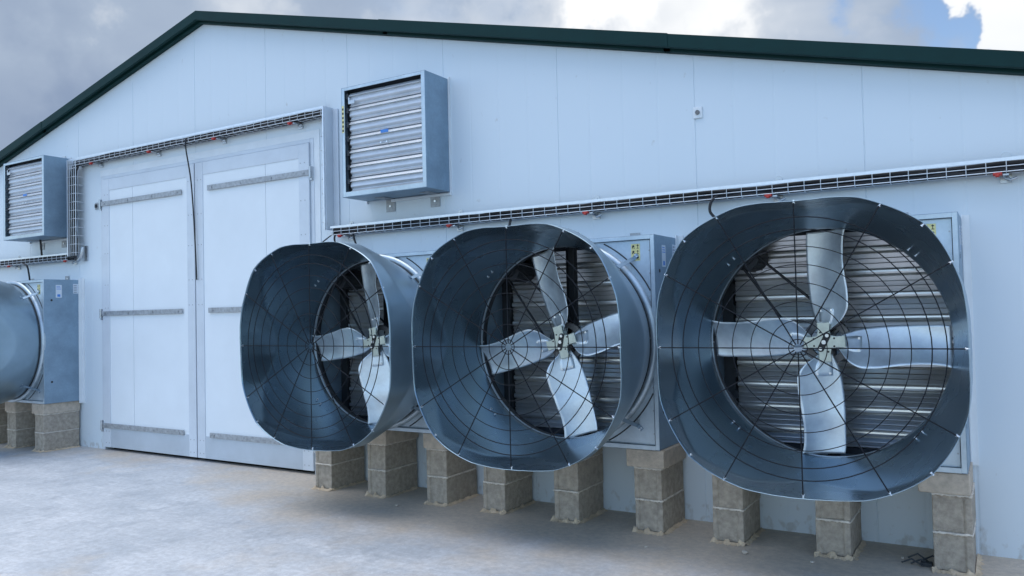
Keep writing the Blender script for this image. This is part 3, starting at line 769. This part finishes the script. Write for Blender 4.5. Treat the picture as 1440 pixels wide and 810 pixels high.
def wavy(x0, x1, y, z, seed, amp=.005):
    q = random.Random(seed); n = int(abs(x1-x0)/.14)+2
    return [(x0+(x1-x0)*i/n, y+q.uniform(-amp, amp), z+q.uniform(-amp, amp)) for i in range(n+1)]
# low tray right of the door
tr = empty('cable_tray', (-1.5, 0, 2.262), 'long zinc cable tray running above the three big fans', 'cable tray')
def sub(t): return (-t.location.x, -t.location.y, -t.location.z)
def fix(t):
    for c in t.children: c.location = sub(t)
ZL = 2.258
tray_run(tr, -4.615, 2.05, ZL, .0)
for x in (-4.50, -3.26, -1.985, -.63, .68): bracket(tr, x, ZL, True)
fix(tr)
cables([(wavy(-4.60, 2.04, -.085+.024*(k % 4), ZL+.014+.019*(k//4), 10+k), .0125) for k in range(12)], 'black cables lying in the long tray above the three big fans')
# tray over the door with its two drops
tr = empty('cable_tray', (-6.8, 0, 3.40), 'zinc cable tray framing the top and both sides of the double door', 'cable tray')
ZU = 3.395
tray_run(tr, -8.93, -4.69, ZU)
for x in (-8.46, -7.35, -6.25, -5.13): bracket(tr, x, ZU-.004, False)
mb = MB()                                                        # left drop: open mesh facing the yard
for x in (-8.955, -8.785): mb.tube([(x, -.115, 3.46), (x, -.115, 2.30)], .0045, 6)
for x in (-8.91, -8.87, -8.83): mb.tube([(x, -.115, 3.40), (x, -.115, 2.30)], .0026, 6)
mb.grid([[(-8.963, -.122, 3.47), (-8.963, -.122, 2.30)], [(-8.945, -.122, 3.47), (-8.945, -.122, 2.30)], [(-8.945, -.02, 3.47), (-8.945, -.02, 2.30)]], False)
z = 3.36
while z > 2.30: mb.tube([(-8.955, -.012, z), (-8.955, -.118, z), (-8.785, -.118, z), (-8.785, -.012, z)], .0028, 6); z -= .102
mb.build('mesh_drop', M['tray'], tr)
mb = MB(); mb.box(-8.78, -8.72, -.012, -.002, 2.24, 2.42); mb.tube([(-8.75, -.05, 2.40), (-8.75, -.06, 2.33), (-8.78, -.06, 2.27), (-8.85, -.05, 2.25)], .02, 8)
mb.build('end_bracket', M['zinc'], tr)
mb = MB()                                                        # right drop: solid sided channel
mb.box(-4.692, -4.676, -.128, -.110, 2.31, 3.475)
mb.build('bright_edge', M['tray'], tr, bevel=.002)
mb = MB(); mb.box(-4.678, -4.668, -.110, -.004, 2.31, 3.475); mb.box(-4.668, -4.60, -.016, -.004, 2.31, 3.46)
mb.build('channel_drop', M['doorframe'], tr, bevel=.002)
mb = MB(); z = 3.33
while z > 2.34: mb.tube([(-4.72, -.05, z), (-4.72, -.115, z), (-4.688, -.118, z)], .004, 6); z -= .135
mb.build('channel_clip', M['tray'], tr)
fix(tr)
parts = [(wavy(-8.86, -4.70, -.085+.024*(k % 4), ZU+.014+.019*(k//4), 30+k), .0125) for k in range(12)]
for k in range(5):
    q = random.Random(60+k); x = -8.925+.026*k
    parts.append(([(-8.62, -.08, ZU+.03), (x+.06, -.085, ZU+.015), (x+.01, -.09, 3.33)]+[(x+q.uniform(-.012, .012), -.092, 3.25-.15*i) for i in range(6)]+[(x, -.085, 2.33), (x-.05, -.08, 2.29), (x-.2, -.08, 2.285)], .0125))
cables(parts, 'black cables running along the tray over the double door')
# low tray at the left edge
tr = empty('cable_tray', (-10.2, 0, 2.27), 'short zinc cable tray under the left vent box', 'cable tray')
ZK = 2.262
tray_run(tr, -12.6, -8.965, ZK)
for x in (-11.5, -10.33, -9.02): bracket(tr, x, ZK, True)
fix(tr)
cables([(wavy(-12.55, -9.0, -.085+.024*(k % 4), ZK+.014+.02*(k//4), 50+k), .0125) for k in range(12)], 'black cables in the tray under the left vent box')

# loose cables
def cable(pts, r, label, sm=True):
    P = [Vector(p) for p in pts]
    if sm and len(P) > 2:
        out = []
        for i in range(len(P)-1):
            p0 = P[max(i-1, 0)]; p1 = P[i]; p2 = P[i+1]; p3 = P[min(i+2, len(P)-1)]
            for k in range(6):
                t = k/6; out.append(.5*((2*p1)+(p2-p0)*t+(2*p0-5*p1+4*p2-p3)*t*t+(3*p1-p0-3*p2+p3)*t**3))
        P = out+[P[-1]]
    mb = MB(); mb.tube(P, r, 8); return tag(mb.build('power_cable', M['cable']), label, 'cable')
cable([(-6.695, -.118, 3.44), (-6.69, -.125, 3.33), (-6.68, -.075, 3.0), (-6.665, -.055, 2.6), (-6.65, -.05, 2.25), (-6.635, -.048, 1.925)], .0075, 'black cable hanging loose in front of the double door')
cable([(-4.57, -.10, 2.27), (-4.58, -.10, 2.20), (-4.50, -.10, 2.08), (-4.45, -.06, 2.02)], .009, 'left black cable dropping behind the fan beside the door')
cable([(-4.36, -.09, 2.27), (-4.33, -.10, 2.18), (-4.25, -.10, 2.06), (-4.22, -.07, 1.99)], .009, 'right black cable dropping behind the fan beside the door')
cable([(-4.58, -.10, 2.275), (-4.68, -.10, 2.23), (-4.86, -.10, 2.13), (-4.95, -.08, 2.05)], .006, 'thin black cable slanting down left from the tray end')
cable([(-2.66, -.09, 2.27), (-2.67, -.11, 2.20), (-2.66, -.12, 2.10), (-2.64, -.09, 1.99)], .010, 'black cable dropping behind the middle fan')
cable([(-.98, -.10, 2.28), (-1.02, -.12, 2.24), (-1.03, -.12, 2.17), (-.98, -.11, 2.10), (-.95, -.08, 2.00)], .010, 'black cable curving down behind the rightmost fan')
cable([(-9.60, -.10, 2.55), (-9.60, -.09, 2.44), (-9.60, -.08, 2.33)], .012, 'black cable between the left vent box and the tray')
cable([(-9.98, -.11, 2.27), (-9.87, -.12, 2.22), (-9.83, -.12, 2.12), (-9.86, -.09, 2.0)], .011, 'black cable curving from the left tray to the left fan')
# wall fixtures
t = empty('wall_plate', (-1.135, 0, 2.90), 'small white square plate with a bolt on the upper right wall', 'wall plate')
mb = MB(); mb.box(-.034, .034, -.012, -.0005, -.042, .042); mb.build('plate', M['white'], t, bevel=.006)
mb = MB(); mb.cyl((.002, -.012, 0), (.002, -.024, 0), .016, 14); mb.build('bolt', M['cast'], t)
t = empty('door_catch', (-8.53, 0, 2.885), 'small grey catch on the wall left of the double door', 'door catch')
mb = MB(); mb.box(-.035, .035, -.01, -.0005, -.04, .04); mb.build('plate', M['zinc_old'], t, bevel=.004)
mb = MB(); mb.box(-.018, .018, -.022, -.01, -.02, .02); mb.build('bolt', M['rubber'], t)

# ------------------------------------------------------------------ bits on the ground
def lump(name, loc, r, m, seed, flat=.6):
    q = random.Random(seed); mb = MB(); rows = []
    for i in range(6):
        a = math.pi*i/5; rows.append([(r*math.sin(a)*math.cos(2*math.pi*k/8)*q.uniform(.75, 1.2), r*math.sin(a)*math.sin(2*math.pi*k/8)*q.uniform(.75, 1.2), r*flat*(1+math.cos(a))*q.uniform(.9, 1.05)) for k in range(8)])
    mb.grid(rows, False, True); o = mb.build(name, m); o.location = loc; return o
STONES = [(-.72, -.62, .020, 'largest pale stone chip, in front of the left pillar of the rightmost fan'), (-.33, -.62, .012, 'small pale chip just left of the lumpy-footed pillar'),
          (-1.30, -.78, .011, 'tiny chip in front of the exposed-cap pillar'), (-3.45, -.63, .013, 'stone chip by the second pillar right of the door'), (.12, -.30, .012, 'pale chip left of the rightmost pillar')]
for i, (x, y, r, lab) in enumerate(STONES): tag(lump('stone_chip', (x, y, 0), r, M['pebble'], 90+i), lab, 'stone chip', 'stone chips on the concrete')
mb = MB(); q = random.Random(4)
for i in range(4):
    x, y = .20+q.uniform(-.06, .09), -.36+q.uniform(-.05, .05)
    mb.tube([(x-.05, y-.02, .008+.02*q.random()), (x, y+.01, .03+.02*q.random()), (x+.06, y+.02*q.uniform(-1, 1), .01)], .005, 6)
mb.box(.22, .28, -.40, -.35, .002, .022)
tag(mb.build('scrap_cable', M['rubber']), 'dark scrap lying at the foot of the rightmost pillar', 'scrap')
